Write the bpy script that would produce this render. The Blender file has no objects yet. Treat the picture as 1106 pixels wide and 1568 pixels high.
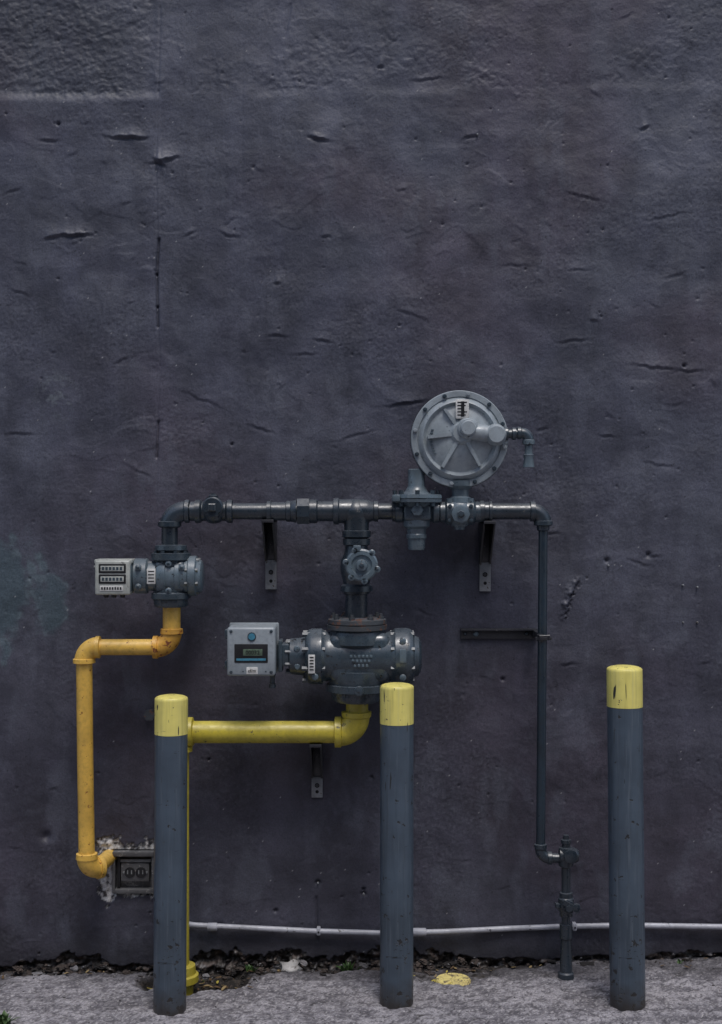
import bpy, bmesh, math, random
import numpy as np
from mathutils import Vector, Matrix
random.seed(7); rng=np.random.RandomState(11)
S=bpy.context.scene
CAMZ=1.73; CAMD=5.0; F=2000.0
# ------------------------------------------------------------------ materials
class M:
    def __init__(s,name):
        s.m=bpy.data.materials.new(name); s.m.use_nodes=True; s.t=s.m.node_tree
        s.b=s.t.nodes['Principled BSDF']; s.tc=s.t.nodes.new('ShaderNodeTexCoord')
    def n(s,t,**k):
        x=s.t.nodes.new(t)
        for a,b in k.items(): setattr(x,a,b)
        return x
    def put(s,sock,v):
        if v is None: return
        if hasattr(v,'is_output'): s.t.links.new(v,sock)
        elif isinstance(v,(tuple,list)) and len(v)==3 and sock.type=='RGBA': sock.default_value=(*v,1)
        else: sock.default_value=v
    def obj(s,scale=None,loc=None):
        v=s.tc.outputs['Object']
        if scale or loc:
            mp=s.n('ShaderNodeMapping'); s.put(mp.inputs[0],v)
            if scale: mp.inputs['Scale'].default_value=scale
            if loc: mp.inputs['Location'].default_value=loc
            v=mp.outputs[0]
        return v
    def noise(s,sc,det=4,ro=0.55,vec=None,dist=0):
        x=s.n('ShaderNodeTexNoise'); s.put(x.inputs['Vector'],vec or s.obj())
        x.inputs['Scale'].default_value=sc; x.inputs['Detail'].default_value=min(det,3)
        x.inputs['Roughness'].default_value=ro; x.inputs['Distortion'].default_value=dist
        return x.outputs['Fac']
    def vor(s,sc,feat='F1',vec=None,out='Distance'):
        x=s.n('ShaderNodeTexVoronoi',feature=feat); s.put(x.inputs['Vector'],vec or s.obj())
        x.inputs['Scale'].default_value=sc
        return x.outputs[out]
    def mr(s,v,a,b,c=0.,d=1.):
        x=s.n('ShaderNodeMapRange'); s.put(x.inputs[0],v)
        for i,q in enumerate((a,b,c,d)): x.inputs[i+1].default_value=q
        return x.outputs[0]
    def ma(s,op,a,b=None):
        x=s.n('ShaderNodeMath',operation=op); s.put(x.inputs[0],a); s.put(x.inputs[1],b); return x.outputs[0]
    def mix(s,f,a,b,mode='MIX'):
        x=s.n('ShaderNodeMix',data_type='RGBA',blend_type=mode)
        s.put(x.inputs[0],f); s.put(x.inputs[6],a); s.put(x.inputs[7],b); return x.outputs[2]
    def bump(s,h,st,di,nrm=None):
        x=s.n('ShaderNodeBump'); s.put(x.inputs['Height'],h)
        x.inputs['Strength'].default_value=st; x.inputs['Distance'].default_value=di
        s.put(x.inputs['Normal'],nrm); return x.outputs[0]
    def xyz(s,v=None):
        x=s.n('ShaderNodeSeparateXYZ'); s.put(x.inputs[0],v or s.obj()); return x.outputs
    def fin(s,col,rough=0.6,nrm=None,metal=0.,spec=None):
        s.put(s.b.inputs['Base Color'],col); s.put(s.b.inputs['Roughness'],rough)
        s.put(s.b.inputs['Normal'],nrm); s.b.inputs['Metallic'].default_value=metal
        if spec is not None: s.b.inputs['Specular IOR Level'].default_value=spec
        return s.m

def paint(name,col,rough=0.42,chip=(0.05,0.035,0.025),amt=0.34,var=0.25,bumpd=0.0012,metal=0.,dust_sheen=0.25,sc=1.0,dust_sheen_col=None):
    m=M(name); c=Vector(col)
    n1=m.noise(9*sc,3); dark=tuple(c*(1-var)); lite=tuple(c*(1+var))
    base=m.mix(m.mr(n1,.35,.65),dark,lite)
    n3=m.noise(55*sc,3,.65)
    base=m.mix(m.mr(n3,.45,.75,0,.5),base,tuple(c*0.5))
    g=m.n('ShaderNodeNewGeometry'); nz=m.xyz(g.outputs['Normal'])[2]
    dm=m.ma('MULTIPLY',m.mr(nz,.25,1,0,dust_sheen),m.mr(n1,.35,.65,.4,1))
    base=m.mix(dm,base,dust_sheen_col or tuple(c*0.6+Vector((.13,.14,.155))))  # upward faces paler: dust plus a top highlight painted into the colour
    n2=m.noise(38*sc,3,.75)
    cm=m.mr(n2,1-amt-.02,1-amt+.02)
    base=m.mix(cm,base,chip)
    r=m.mr(n3,.3,.7,rough-.1,rough+.15)
    h=m.ma('SUBTRACT',m.ma('MULTIPLY',m.noise(80*sc,2),.6),m.ma('MULTIPLY',cm,.5))
    return m.fin(base,r,m.bump(h,.6,bumpd),metal,.85 if rough<.6 else .5)

def flat(name,col,rough=.5,metal=0.):
    m=M(name); c=Vector(col)
    b=m.mix(m.mr(m.noise(60,3),.35,.65),tuple(c*.82),tuple(c*1.12))
    return m.fin(b,rough,None,metal)

PIPE=paint('pipe_dark_paint',(.019,.030,.042),.30,(.10,.095,.09),.31,dust_sheen=.55)
RISER=paint('riser_teal_paint',(.009,.022,.036),.36,(.06,.05,.045),.30,dust_sheen=.2)
METER=paint('meter_blue_grey_paint',(.098,.136,.164),.32,(.02,.025,.03),.35,dust_sheen=.65)
METERD=paint('meter_dark_paint',(.038,.057,.074),.29,(.010,.012,.014),.36,dust_sheen=.65)
REG=paint('regulator_grey_paint',(.285,.33,.36),.38,(.10,.11,.12),.31,var=.16,dust_sheen=.5)
AMBER=paint('amber_paint',(.72,.44,.075),.42,(.24,.08,.015),.35,var=.14,dust_sheen=.25,dust_sheen_col=(.8,.62,.27))
AMBERR=paint('amber_rusty_paint',(.62,.32,.035),.5,(.20,.05,.010),.42,var=.25,dust_sheen=.2,dust_sheen_col=(.75,.5,.2))
LIME=paint('dirty_yellow_paint',(.55,.45,.04),.42,(.12,.10,.03),.34,var=.20,dust_sheen=.45,dust_sheen_col=(.74,.66,.2))
RUST=paint('weathered_flange',(.040,.047,.055),.55,(.12,.05,.028),.42,dust_sheen=.3)
STEEL=paint('galvanised_steel',(.22,.23,.24),.42,(.07,.05,.03),.35,metal=.3,dust_sheen=.1)
BRK=paint('bracket_dark_paint',(.014,.015,.021),.45,(.12,.12,.12),.30)
BLACK=flat('black_plastic',(.012,.012,.014),.45)
HOLE=flat('dark_hole',(.004,.004,.004),.9)
IDX=paint('index_housing_grey',(.28,.32,.35),.4,(.08,.08,.08),.29,var=.1,dust_sheen=.3)
CREAM=paint('index_cream',(.40,.42,.39),.45,(.08,.08,.08),.33,var=.12)
WHITE=flat('label_white',(.62,.62,.6),.5)
LCD=flat('lcd_green',(.10,.14,.10),.25)
BLUE=flat('button_blue',(.06,.22,.32),.35)
CONDUIT=paint('conduit_pale_paint',(.38,.39,.44),.45,(.08,.08,.09),.34,var=.15,dust_sheen=.3)
GAL=paint('box_weathered_metal',(.085,.085,.09),.5,(.24,.23,.22),.40)

# bollard paints (object origin at the ground line)
def bollard_mat(name,col,chip,yellow=False):
    m=M(name); c=Vector(col); o=m.xyz()
    base=m.mix(m.mr(m.noise(5,3),.35,.65),tuple(c*.78),tuple(c*1.2))
    st=m.noise(1,3,.6,m.obj((70,70,3)))
    base=m.mix(m.mr(st,.5,.72,0,.5),base,tuple(c*.55))
    st2=m.noise(1,3,.6,m.obj((120,120,5),(3,1,2)))
    base=m.mix(m.mr(st2,.55,.70,0,.42),base,tuple(c*.7+Vector((.10,.11,.12))))
    ch=m.noise(30,3,.75); low=m.mr(o[2],.0,.35,.10,0)
    cm=m.mr(m.ma('ADD',ch,low),.665 if not yellow else .645,.68 if not yellow else .66)
    base=m.mix(cm,base,chip)
    scr=m.mr(m.noise(1,2,.5,m.obj((16,16,95),(5,0,0)),1.5),.72,.735)
    base=m.mix(scr,base,(.012,.012,.014))
    run=m.mr(m.noise(1,2,.5,m.obj((60,60,7),(1,7,3)),.4),.70,.72)
    base=m.mix(run,base,(.02,.02,.02))
    gr=m.mr(m.ma('ADD',o[2],m.ma('MULTIPLY',m.noise(18,3),.12)),.06,.16,.9,0)
    base=m.mix(gr,base,(.028,.022,.018))
    h=m.ma('SUBTRACT',m.ma('MULTIPLY',m.noise(50,3),.6),cm)
    return m.fin(base,m.mr(ch,.3,.7,.33,.52),m.bump(h,.7,.0018),0,.65)
BOL=bollard_mat('bollard_slate_paint',(.058,.082,.112),(.018,.018,.02))
BOLY=bollard_mat('bollard_yellow_paint',(.78,.69,.19),(.12,.10,.05),True)

# ------------------------------------------------------------------ builder
class B:
    """geometry in drawing units (X right, D outwards from y0, Z down), turned to metres"""
    def __init__(s,name,y0=-.17):
        s.name=name;s.y0=y0;s.s=(CAMD+y0)/F;s.v=[];s.f=[];s.mi=[];s.mats=[]
    def _m(s,mat):
        if mat not in s.mats:s.mats.append(mat)
        return s.mats.index(mat)
    def add(s,vs,fs,mat):
        o=len(s.v);s.v+= [tuple(v) for v in vs];k=s._m(mat)
        for f in fs:s.f.append([i+o for i in f]);s.mi.append(k)
    def rev(s,ax,c,prof,mat,seg=36,ph=0.):
        vs=[];fs=[]
        for (t,r) in prof:
            r=max(r,.01)
            for i in range(seg):
                a=2*math.pi*i/seg+ph;ca,sa=r*math.cos(a),r*math.sin(a)
                if ax=='x':vs.append((t,c[0]+ca,c[1]+sa))
                elif ax=='z':vs.append((c[0]+ca,c[1]+sa,t))
                else:vs.append((c[0]+ca,t,c[1]+sa))
        n=len(prof)
        for j in range(n-1):
            for i in range(seg):
                k=(i+1)%seg;fs.append((j*seg+i,j*seg+k,(j+1)*seg+k,(j+1)*seg+i))
        fs.append(tuple(range(seg)));fs.append(tuple((n-1)*seg+i for i in range(seg)))
        s.add(vs,fs,mat)
    def hx(s,z,prof,mat,d=0,seg=36,ph=0.):s.rev('x',(d,z),prof,mat,seg,ph)
    def vz(s,x,prof,mat,d=0,seg=36,ph=0.):s.rev('z',(x,d),prof,mat,seg,ph)
    def dd(s,x,z,prof,mat,seg=32,ph=0.):s.rev('d',(x,z),prof,mat,seg,ph)
    def tube(s,pts,r,mat,seg=24):
        P=[Vector(p) for p in pts];n=len(P);R=r if isinstance(r,(list,tuple)) else [r]*n
        T=[(P[min(i+1,n-1)]-P[max(i-1,0)]).normalized() for i in range(n)]
        u=T[0].orthogonal().normalized();vs=[];fs=[]
        for i in range(n):
            u=(u-T[i]*u.dot(T[i])).normalized();w=T[i].cross(u)
            for k in range(seg):
                a=2*math.pi*k/seg;vs.append(P[i]+(u*math.cos(a)+w*math.sin(a))*R[i])
        for j in range(n-1):
            for i in range(seg):
                k=(i+1)%seg;fs.append((j*seg+i,j*seg+k,(j+1)*seg+k,(j+1)*seg+i))
        fs.append(tuple(range(seg)));fs.append(tuple((n-1)*seg+i for i in range(seg)))
        s.add(vs,fs,mat)
    def elbow(s,c,R,a0,a1,r,mat,d=0):
        pts=[(c[0]+R*math.cos(math.radians(a0+(a1-a0)*i/12)),d,c[1]+R*math.sin(math.radians(a0+(a1-a0)*i/12))) for i in range(13)]
        s.tube(pts,r,mat,28)
    def box(s,x0,x1,d0,d1,z0,z1,mat,bev=1.,seg=2):
        bm=bmesh.new();bmesh.ops.create_cube(bm,size=1)
        for v in bm.verts:
            v.co=Vector(((x0+x1)/2+v.co.x*(x1-x0),(d0+d1)/2+v.co.y*(d1-d0),(z0+z1)/2+v.co.z*(z1-z0)))
        if bev>0:bmesh.ops.bevel(bm,geom=list(bm.edges),offset=bev,segments=seg,affect='EDGES',profile=.5)
        bm.verts.index_update()
        s.add([v.co[:] for v in bm.verts],[[v.index for v in f.verts] for f in bm.faces],mat);bm.free()
    def prism(s,poly,d0,d1,mat,plane='xz'):
        n=len(poly)
        if plane=='xz':vs=[(p[0],d0,p[1]) for p in poly]+[(p[0],d1,p[1]) for p in poly]
        else:vs=[(d0,p[0],p[1]) for p in poly]+[(d1,p[0],p[1]) for p in poly]
        fs=[tuple(range(n)),tuple(range(n,2*n))]+[(i,(i+1)%n,n+(i+1)%n,n+i) for i in range(n)]
        s.add(vs,fs,mat)
    def bar(s,p,q,w,d0,d1,mat,w2=None):
        p=Vector(p);q=Vector(q);t=(q-p).normalized();n=Vector((-t.y,t.x));w2=w if w2 is None else w2
        s.prism([p+n*w,q+n*w2,q-n*w2,p-n*w],d0,d1,mat)
    def bolt(s,ax,c,t,h,r,mat):
        s.rev(ax,c,[(t,r),(t+h*.8,r),(t+h,r*.8)],mat,6,random.random())
        s.rev(ax,c,[(t,r*.5),(t+h*1.5,r*.5)],mat,10)
    def ball(s,c,r,mat,sc=(1,1,1)):
        vs=[];fs=[];a=16;b=28
        for j in range(a+1):
            th=math.pi*j/a
            for i in range(b):
                ph=2*math.pi*i/b;vs.append((c[0]+r*sc[0]*math.sin(th)*math.cos(ph),c[1]+r*sc[1]*math.sin(th)*math.sin(ph),c[2]+r*sc[2]*math.cos(th)))
        for j in range(a):
            for i in range(b):
                k=(i+1)%b;fs.append((j*b+i,j*b+k,(j+1)*b+k,(j+1)*b+i))
        s.add(vs,fs,mat)
    def make(s,origin=None,ang=35):
        w=[Vector(((x-553)*s.s,s.y0-d*s.s,CAMZ-(z-784)*s.s)) for x,d,z in s.v]
        if origin is None:
            mn=Vector([min(v[i] for v in w) for i in range(3)]);mx=Vector([max(v[i] for v in w) for i in range(3)])
            origin=(mn+mx)/2
        me=bpy.data.meshes.new(s.name);me.from_pydata([v-origin for v in w],[],s.f)
        for m in s.mats:me.materials.append(m)
        me.polygons.foreach_set('material_index',s.mi)
        bm=bmesh.new();bm.from_mesh(me);bmesh.ops.remove_doubles(bm,verts=bm.verts,dist=1e-6)
        bmesh.ops.dissolve_degenerate(bm,edges=bm.edges,dist=1e-6)
        bmesh.ops.recalc_face_normals(bm,faces=bm.faces);bm.to_mesh(me);bm.free()
        me.shade_smooth();me.set_sharp_from_angle(angle=math.radians(ang))
        o=bpy.data.objects.new(s.name,me);S.collection.objects.link(o);o.location=origin
        return o
def group(name,parts):
    obs=[p if isinstance(p,bpy.types.Object) else p.make() for p in parts]
    c=sum((o.location for o in obs),Vector())/len(obs)
    e=bpy.data.objects.new(name,None);e.empty_display_size=.1;S.collection.objects.link(e);e.location=c
    for o in obs:o.parent=e;o.location=o.location-c
    return e
def txt(name,body,x,d,z,size,mat,y0=-.17):
    s=(CAMD+y0)/F
    cu=bpy.data.curves.new(name,'FONT');cu.body=body;cu.size=size*s;cu.align_x='CENTER';cu.align_y='CENTER';cu.extrude=.3*s
    o=bpy.data.objects.new(name,cu);S.collection.objects.link(o);cu.materials.append(mat)
    o.location=((x-553)*s,y0-d*s,CAMZ-(z-784)*s);o.rotation_euler=(math.radians(90),0,0);return o

# ------------------------------------------------------------------ numpy noise
def perlin(x,y,seed):
    r=np.random.RandomState(seed);p=r.permutation(512);p=np.concatenate([p,p,p])
    g=r.uniform(0,2*np.pi,512);gx,gy=np.cos(g),np.sin(g)
    xi=np.floor(x).astype(int);yi=np.floor(y).astype(int);xf=x-xi;yf=y-yi
    u=xf**3*(xf*(xf*6-15)+10);v=yf**3*(yf*(yf*6-15)+10)
    def G(i,j,dx,dy):
        h=p[(p[i&511]+(j&511))]%512;return gx[h]*dx+gy[h]*dy
    a=G(xi,yi,xf,yf);b=G(xi+1,yi,xf-1,yf);c=G(xi,yi+1,xf,yf-1);d=G(xi+1,yi+1,xf-1,yf-1)
    return (a*(1-u)+b*u)*(1-v)+(c*(1-u)+d*u)*v
def fbm(x,y,seed,o=4,g=.5):
    t=0;a=1
    for i in range(o):t=t+a*perlin(x*2**i+i*7.3,y*2**i-i*3.1,seed+i);a*=g
    return t
def sstep(a,b,x):
    t=np.clip((x-a)/(b-a),0,1);return t*t*(3-2*t)
def grid_mesh(name,X,Z,pos,mat,attrs):
    nx,nz=X.shape[1],X.shape[0]
    co=pos.reshape(-1,3).astype(np.float32)
    i=np.arange((nz-1)*(nx-1));r=i//(nx-1);c=i%(nx-1);a=r*nx+c
    q=np.stack([a,a+1,a+nx+1,a+nx],1).astype(np.int32)
    me=bpy.data.meshes.new(name);me.vertices.add(len(co));me.vertices.foreach_set('co',co.ravel())
    me.loops.add(q.size);me.loops.foreach_set('vertex_index',q.ravel())
    me.polygons.add(len(q));me.polygons.foreach_set('loop_start',np.arange(len(q),dtype=np.int32)*4)
    me.update(calc_edges=True);me.shade_smooth();me.materials.append(mat)
    for nm,ar in attrs.items():
        at=me.color_attributes.new(nm,'FLOAT_COLOR','POINT')
        at.data.foreach_set('color',ar.reshape(-1,4).astype(np.float32).ravel())
    o=bpy.data.objects.new(name,me);S.collection.objects.link(o);return o

# ------------------------------------------------------------------ wall
wx=lambda p:(p-553)*.0025
wz=lambda p:CAMZ-(p-784)*.0025
xs=np.concatenate([[-9,-9,-6,-4,-3,-2.4],np.arange(-1.8,1.8,.0042),[2.4,3,4,6,9,9]])
zs=np.concatenate([[-.3,-.3],np.arange(-.06,3.85,.0042),[4.2,4.6,5.2,6,6]])
X,Z=np.meshgrid(xs,zs)
px=X/.0025+553; pz=784-(Z-CAMZ)/.0025
h=.014*fbm(X*.8,Z*.8,1,3)+.010*fbm(X*2.6+5,Z*2.9,5,3)+.0030*fbm(X*7,Z*8,9,3)
mid=fbm(X*24,Z*30,13,4,.55);midg=.35+.65*sstep(-.2,.3,fbm(X*2.1,Z*2.1,15,3));h+=.00085*mid*midg
wxp=X+.16*fbm(X*2.2,Z*2.2,21,3);wzp=Z+.16*fbm(X*2.2+9,Z*2.2,25,3)
gate=sstep(.02,.30,fbm(X*1.8+3,Z*1.8,35,3))
rd=fbm(wxp*2.6,wzp*4.2,31,3,.5);h+=.0011*(np.exp(-(np.maximum(rd,0)/.12)**2)*np.exp(-(np.minimum(rd,0)/.04)**2))*gate
t2=fbm(wxp*2.4+7,wzp*3.6,43,3,.5)*3;tt=t2-np.floor(t2);h+=.0012*sstep(0,.9,tt)*sstep(1.0,.95,tt)*sstep(.1,.35,fbm(X*3+1,Z*3,46,3))
gritg=sstep(-.02,.38,fbm(X*1.7,Z*1.9,51,4))
grit=fbm(X*75,Z*75,53,2,.7);h+=(.00025+.0010*gritg)*grit
# plaster lift above a faint day-joint
lj=wz(150)+.0205*(px/1106)*2.6+.022*fbm(X*1.7,Z*0,61,5,.55)
jn=.12+.88*sstep(-.05,.3,fbm(X*2.3,Z*0+4,62,3))
jn=np.maximum(jn,.5*sstep(wx(760),wx(860),X))
up=sstep(lj-.024,lj+.024,Z)
rough_up=sstep(-.12,.22,fbm(X*2.8,Z*5,66,3))*np.exp(-np.maximum(Z-lj,0)/.20)+.7*sstep(wx(300),wx(150),X)
h+=-.004*up*jn+.0042*up*np.clip(rough_up,0,1)*fbm(X*36,Z*40,63,4,.65)
h+=.0016*np.exp(-((Z-lj+.012)/.026)**2)*jn
h-=.005*up*sstep(wx(244),wx(228),X)
# lips
def lip(cx,cy,L,A,ang=0,w=9):
    global h
    x0,z0=wx(cx),wz(cy);L*=.0025;w*=.0025;a=math.radians(ang)
    ix=np.where((xs>x0-2.6*L)&(xs<x0+2.6*L))[0];iz=np.where((zs>z0-.12)&(zs<z0+.15))[0]
    if len(ix)<2 or len(iz)<2:return
    sl=np.ix_(iz,ix)
    dx=X[sl]-x0;dz=Z[sl]-z0;u=dx*math.cos(a)+dz*math.sin(a);v=-dx*math.sin(a)+dz*math.cos(a)
    v=v+.010*perlin(u*28+cx,u*0+cy*.13,77)+.003*perlin(u*90+cx,v*60+cy,78)
    f=np.where(v>0,np.exp(-v/w),np.exp(v/.0022))-.5*np.exp(-((v+.009)/.005)**2)
    h[sl]+=A*np.exp(-np.abs(u/(L*.55))**2.5)*f
for a in [(196,209,46,.013),(252,243,34,.012,12),(245,248,16,.014,-30),(78,363,16,.010),(112,358,44,.013,3),(488,211,26,.011,-10),
          (75,213,24,.005),(620,616,44,.008,8),(1005,560,60,.005,-6),(1055,566,40,.004,4),(400,655,34,.004,-18),(498,360,10,.005),
          (352,358,26,.004,-15),(425,513,22,.005),(495,520,22,.005,-8),(468,540,30,.003),(720,207,20,.006,25),(583,100,8,.009),(988,193,12,.009,10),
          (290,355,18,.004,30),(880,520,40,.004,5),(895,300,50,.003,-15),(630,480,46,.003,-20),(30,445,30,.003,-20),(20,290,24,.003,20),
          (980,860,36,.003,-15),(1000,850,24,.004,10),(845,815,26,.004),(790,405,30,.003),(425,432,8,.006),(910,490,10,.006),(885,412,30,.003),
          (310,610,60,.003,-22),(545,665,50,.003,15),(215,720,40,.003,-25),(650,935,24,.003,-15),(655,120,40,.004,8),(30,662,40,.004,0),
          (870,1015,20,.005),(1010,710,40,.003,-10),(1020,330,50,.003,12),(930,665,20,.004),(1035,420,30,.003,20),(830,655,16,.004)]:lip(*a)
for i in range(110):
    lip(random.uniform(-40,1150),random.uniform(20,1440),random.uniform(5,22),random.uniform(.0008,.0028),random.gauss(0,28),random.uniform(5,20))
# cracks
def groove(pts,A,w,wob=0.):
    global h
    ax=X+(wob*fbm(X*60,Z*60,205,3) if wob else 0);az_=Z+(wob*fbm(X*60+9,Z*60,209,3) if wob else 0)
    for (x0,z0),(x1,z1) in zip(pts,pts[1:]):
        a=Vector((wx(x0),wz(z0)));b=Vector((wx(x1),wz(z1)));d=b-a;L2=d.length_squared
        t=np.clip(((ax-a.x)*d.x+(az_-a.y)*d.y)/L2,0,1)
        q=np.hypot(ax-a.x-t*d.x,az_-a.y-t*d.y)
        h-=A*np.exp(-(q/w)**2)
groove([(243,366),(240,420),(241,470),(242,500)],.018,.0045)
groove([(245,10),(243,140),(239,260),(242,366)],.0035,.004)
groove([(242,500),(245,560),(241,640)],.003,.004)
groove([(242,645),(240,700)],.014,.004)
groove([(240,700),(237,1060)],.002,.005)
groove([(372,50),(370,300)],.0010,.006);groove([(445,5),(436,55)],.004,.005)
groove([(484,1375),(486,1440)],.008,.004)
h+=.004*sstep(wx(246),wx(243),X)*sstep(wz(520),wz(300),Z)*(1-up)
groove([(884,888),(872,908),(867,926),(863,946)],-.007,.012,.012);groove([(887,892),(876,912),(871,930),(866,948)],.010,.005,.014)
for cx,cy,r in [(487,1352,4),(557,1369,4),(557,1362,3),(422,1395,3),(930,858,4),(994,849,4),(355,680,2),(569,1190,3),(770,1040,3),(1048,560,3),(320,1163,2),(90,190,3),(70,1282,9)]:
    q=np.hypot(X-wx(cx),Z-wz(cy));h-=.016*np.exp(-(q/(r*.0022))**2)
pr=np.random.RandomState(5)
for i in range(260):
    cx,cz,r=pr.uniform(-1.5,1.5),pr.uniform(.1,3.75),pr.uniform(.0022,.0050)
    ix=np.where(abs(xs-cx)<.02)[0];iz=np.where(abs(zs-cz)<.02)[0];sl=np.ix_(iz,ix)
    h[sl]-=pr.uniform(.003,.008)*np.exp(-(np.hypot(X[sl]-cx,Z[sl]-cz)/r)**2)
# broken base
reg=sstep(10,40,px)*sstep(175,155,px)+sstep(285,300,px)*sstep(740,650,px)+.35*sstep(980,1010,px)*sstep(1110,1060,px)+.10
jag=fbm(X*5,X*0+3,71,3)+.55*fbm(X*28,Z*20,72,3,.6)
eh=(.010+.046*np.clip(reg,0,1))*(.8+.9*jag)+.016*X
br=sstep(eh+.003,eh-.004,Z)
h-=br*(.026+.02*fbm(X*22,Z*30,73,3)); h+=br*.02*sstep(.0,.3,fbm(X*14,Z*22,75,3))
# broken plaster round the electrical box
bx0,bx1,bz0,bz1=wx(172),wx(238),wz(1370),wz(1303)
dq=np.hypot(np.maximum(np.maximum(bx0-X,X-bx1),0),np.maximum(np.maximum(bz0-Z,Z-bz1),0))
chip=sstep(.002,-.002,dq-.032-.05*fbm(X*16,Z*16,81,4,.65)-.024*sstep(wx(185),wx(150),X)+.024*sstep(wz(1352),wz(1375),Z))
inn=(dq<=0).astype(float)
h-=chip*(.008+.012*fbm(X*40,Z*40,83,3));h-=inn*.02
tb=fbm(X*5,Z*3,85,4,.6)
teal=sstep(-.03,.11,tb*.30+.17-np.hypot((px-10)/92,(pz-925)/70)*.16)
tedge=np.exp(-((teal-.5)/.25)**2)
scuff=sstep(.05,.35,fbm(X*22,Z*22,87,3,.7))*np.exp(-(((px-88)/28)**2+((pz-603)/30)**2))
# paint colour (worn, patched, stained), darker towards the bottom
def V(*c):return np.array(c)[None,None,:]
def mixc(c,f,k):
    f=np.clip(f,0,1)[...,None];return c*(1-f)+V(*k)*f
big=fbm(X*1.1,Z*1.1,101,4,.55)
C=V(.054,.0575,.083)*np.ones(X.shape+(1,))
C=mixc(C,sstep(-.25,.3,big),(.069,.074,.102))
C=mixc(C,.75*sstep(-.05,.35,fbm(X*.9+2,Z*.9,105,3)+.25*np.exp(-((X-wx(500))/.5)**2-((Z-wz(700))/.35)**2)),(.066,.057,.079))
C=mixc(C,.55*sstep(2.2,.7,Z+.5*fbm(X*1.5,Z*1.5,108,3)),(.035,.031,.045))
patch=fbm(X*4.5,Z*4.0,111,5,.6)
C=C*(1+.20*np.clip(patch*2.2,-1,1))[...,None]
streak=fbm(X*11,Z*.9,115,3)
C=C*(1+.10*np.clip(streak*2.5,-1,1))[...,None]
C=mixc(C,.36*sstep(.05,.45,fbm(X*6+3,Z*2.6,118,4,.6)),(.098,.106,.138))
C=mixc(C,.30*gritg*sstep(.05,.5,grit),(.105,.112,.138))
C=mixc(C,.30*gritg*sstep(-.1,-.5,grit),(.022,.022,.030))
C=mixc(C,.22*midg*sstep(.1,.5,mid),(.10,.107,.136))
C=mixc(C,.35*up*sstep(wx(280),wx(180),X),(.038,.044,.054))
C=mixc(C,.34*np.exp(-((Z-lj+.03)/.045)**2)*jn*np.clip(.3+sstep(0,.4,fbm(X*8,Z*8,121,3)),0,1),(.13,.14,.175))
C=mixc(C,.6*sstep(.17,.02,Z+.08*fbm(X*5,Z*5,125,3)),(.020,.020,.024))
C=mixc(C,.70*teal,(.060,.095,.115));C=mixc(C,.42*tedge*sstep(-.2,.15,fbm(X*9,Z*26,126,3)),(.13,.18,.20))
C=mixc(C,.6*scuff,(.15,.17,.19))
fl=pr.rand(*X.shape);sel=(fl>.99975)
C[sel]=np.array((.30,.30,.31))
sel=(fl<.0007);C[sel]=np.array((.012,.012,.014))
chc=fbm(X*34,Z*34,127,3,.7)
cc=V(.075,.07,.073)*np.ones(X.shape+(1,));cc=mixc(cc,sstep(-.26,-.06,chc),(.60,.59,.58))
C=C*(1-chip[...,None])+cc*chip[...,None]
rc=V(.014,.011,.010)*np.ones(X.shape+(1,));rc=mixc(rc,sstep(.0,.3,fbm(X*26,Z*34,128,4,.6)),(.085,.064,.056));rc=mixc(rc,sstep(.25,.4,fbm(X*40,Z*40,132,3)),(.18,.17,.17))
C=C*(1-br[...,None])+rc*br[...,None]
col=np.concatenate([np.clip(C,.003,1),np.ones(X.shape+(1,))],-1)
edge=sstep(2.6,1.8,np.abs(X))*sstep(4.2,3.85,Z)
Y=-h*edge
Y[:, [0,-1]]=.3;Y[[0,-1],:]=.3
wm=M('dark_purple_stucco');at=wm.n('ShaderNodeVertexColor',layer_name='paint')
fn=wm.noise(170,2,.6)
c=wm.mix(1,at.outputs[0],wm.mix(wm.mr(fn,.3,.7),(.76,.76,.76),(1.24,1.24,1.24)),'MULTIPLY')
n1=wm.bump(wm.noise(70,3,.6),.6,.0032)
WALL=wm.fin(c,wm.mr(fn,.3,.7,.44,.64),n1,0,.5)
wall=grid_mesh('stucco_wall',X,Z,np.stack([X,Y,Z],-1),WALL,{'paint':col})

# ------------------------------------------------------------------ ground
gx=np.concatenate([[-80,-30,-12,-6,-3.5,-2.4],np.arange(-1.7,1.7,.005),[2.4,3.5,6,12,30,80]])
gy=np.concatenate([[-80,-30,-12,-6,-3,-1.6,-1.0],np.arange(-.72,.06,.0045),[.4,1,5,20,80]])
GX,GY=np.meshgrid(gx,gy)
def hole(x,y):
    n=fbm(x*9,y*9,91,3)*.10
    a=sstep(.20,.13,np.hypot((x+.61)*.80,(y+.12)*1.05)+n)
    b=sstep(.03,.0,np.hypot((x-.345)*.9,(y+.10))-.115+n*.6)*.35
    c=sstep(.055,.0,-(y+.035)+n*.5)*.45*(x<.7)
    return np.clip(np.maximum(np.maximum(a,b),c),0,1)
def ground_z(x,y):
    e=sstep(2.4,1.7,np.abs(x))*sstep(-1.4,-.72,y)*sstep(.4,.06,y)
    H=hole(x,y)
    return .012*np.clip(x,-2,2)*1.0+e*(.006*fbm(x*4,y*4,95,3)+.0060*fbm(x*24,y*24,97,4,.6)-H*(.045+.02*fbm(x*25,y*25,99,3)))
GZ=ground_z(GX,GY);HM=hole(GX,GY)
w1=fbm(GX*24,GY*24,97,4,.65)
G=V(.195,.188,.208)*np.ones(GX.shape+(1,))
G=mixc(G,sstep(-.25,.3,fbm(GX*4,GY*5,141,4)),(.29,.28,.305))
G=mixc(G,.70*sstep(-.08,-.28,w1),(.075,.070,.082))
G=mixc(G,.5*sstep(.12,.35,w1),(.36,.35,.375))
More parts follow.
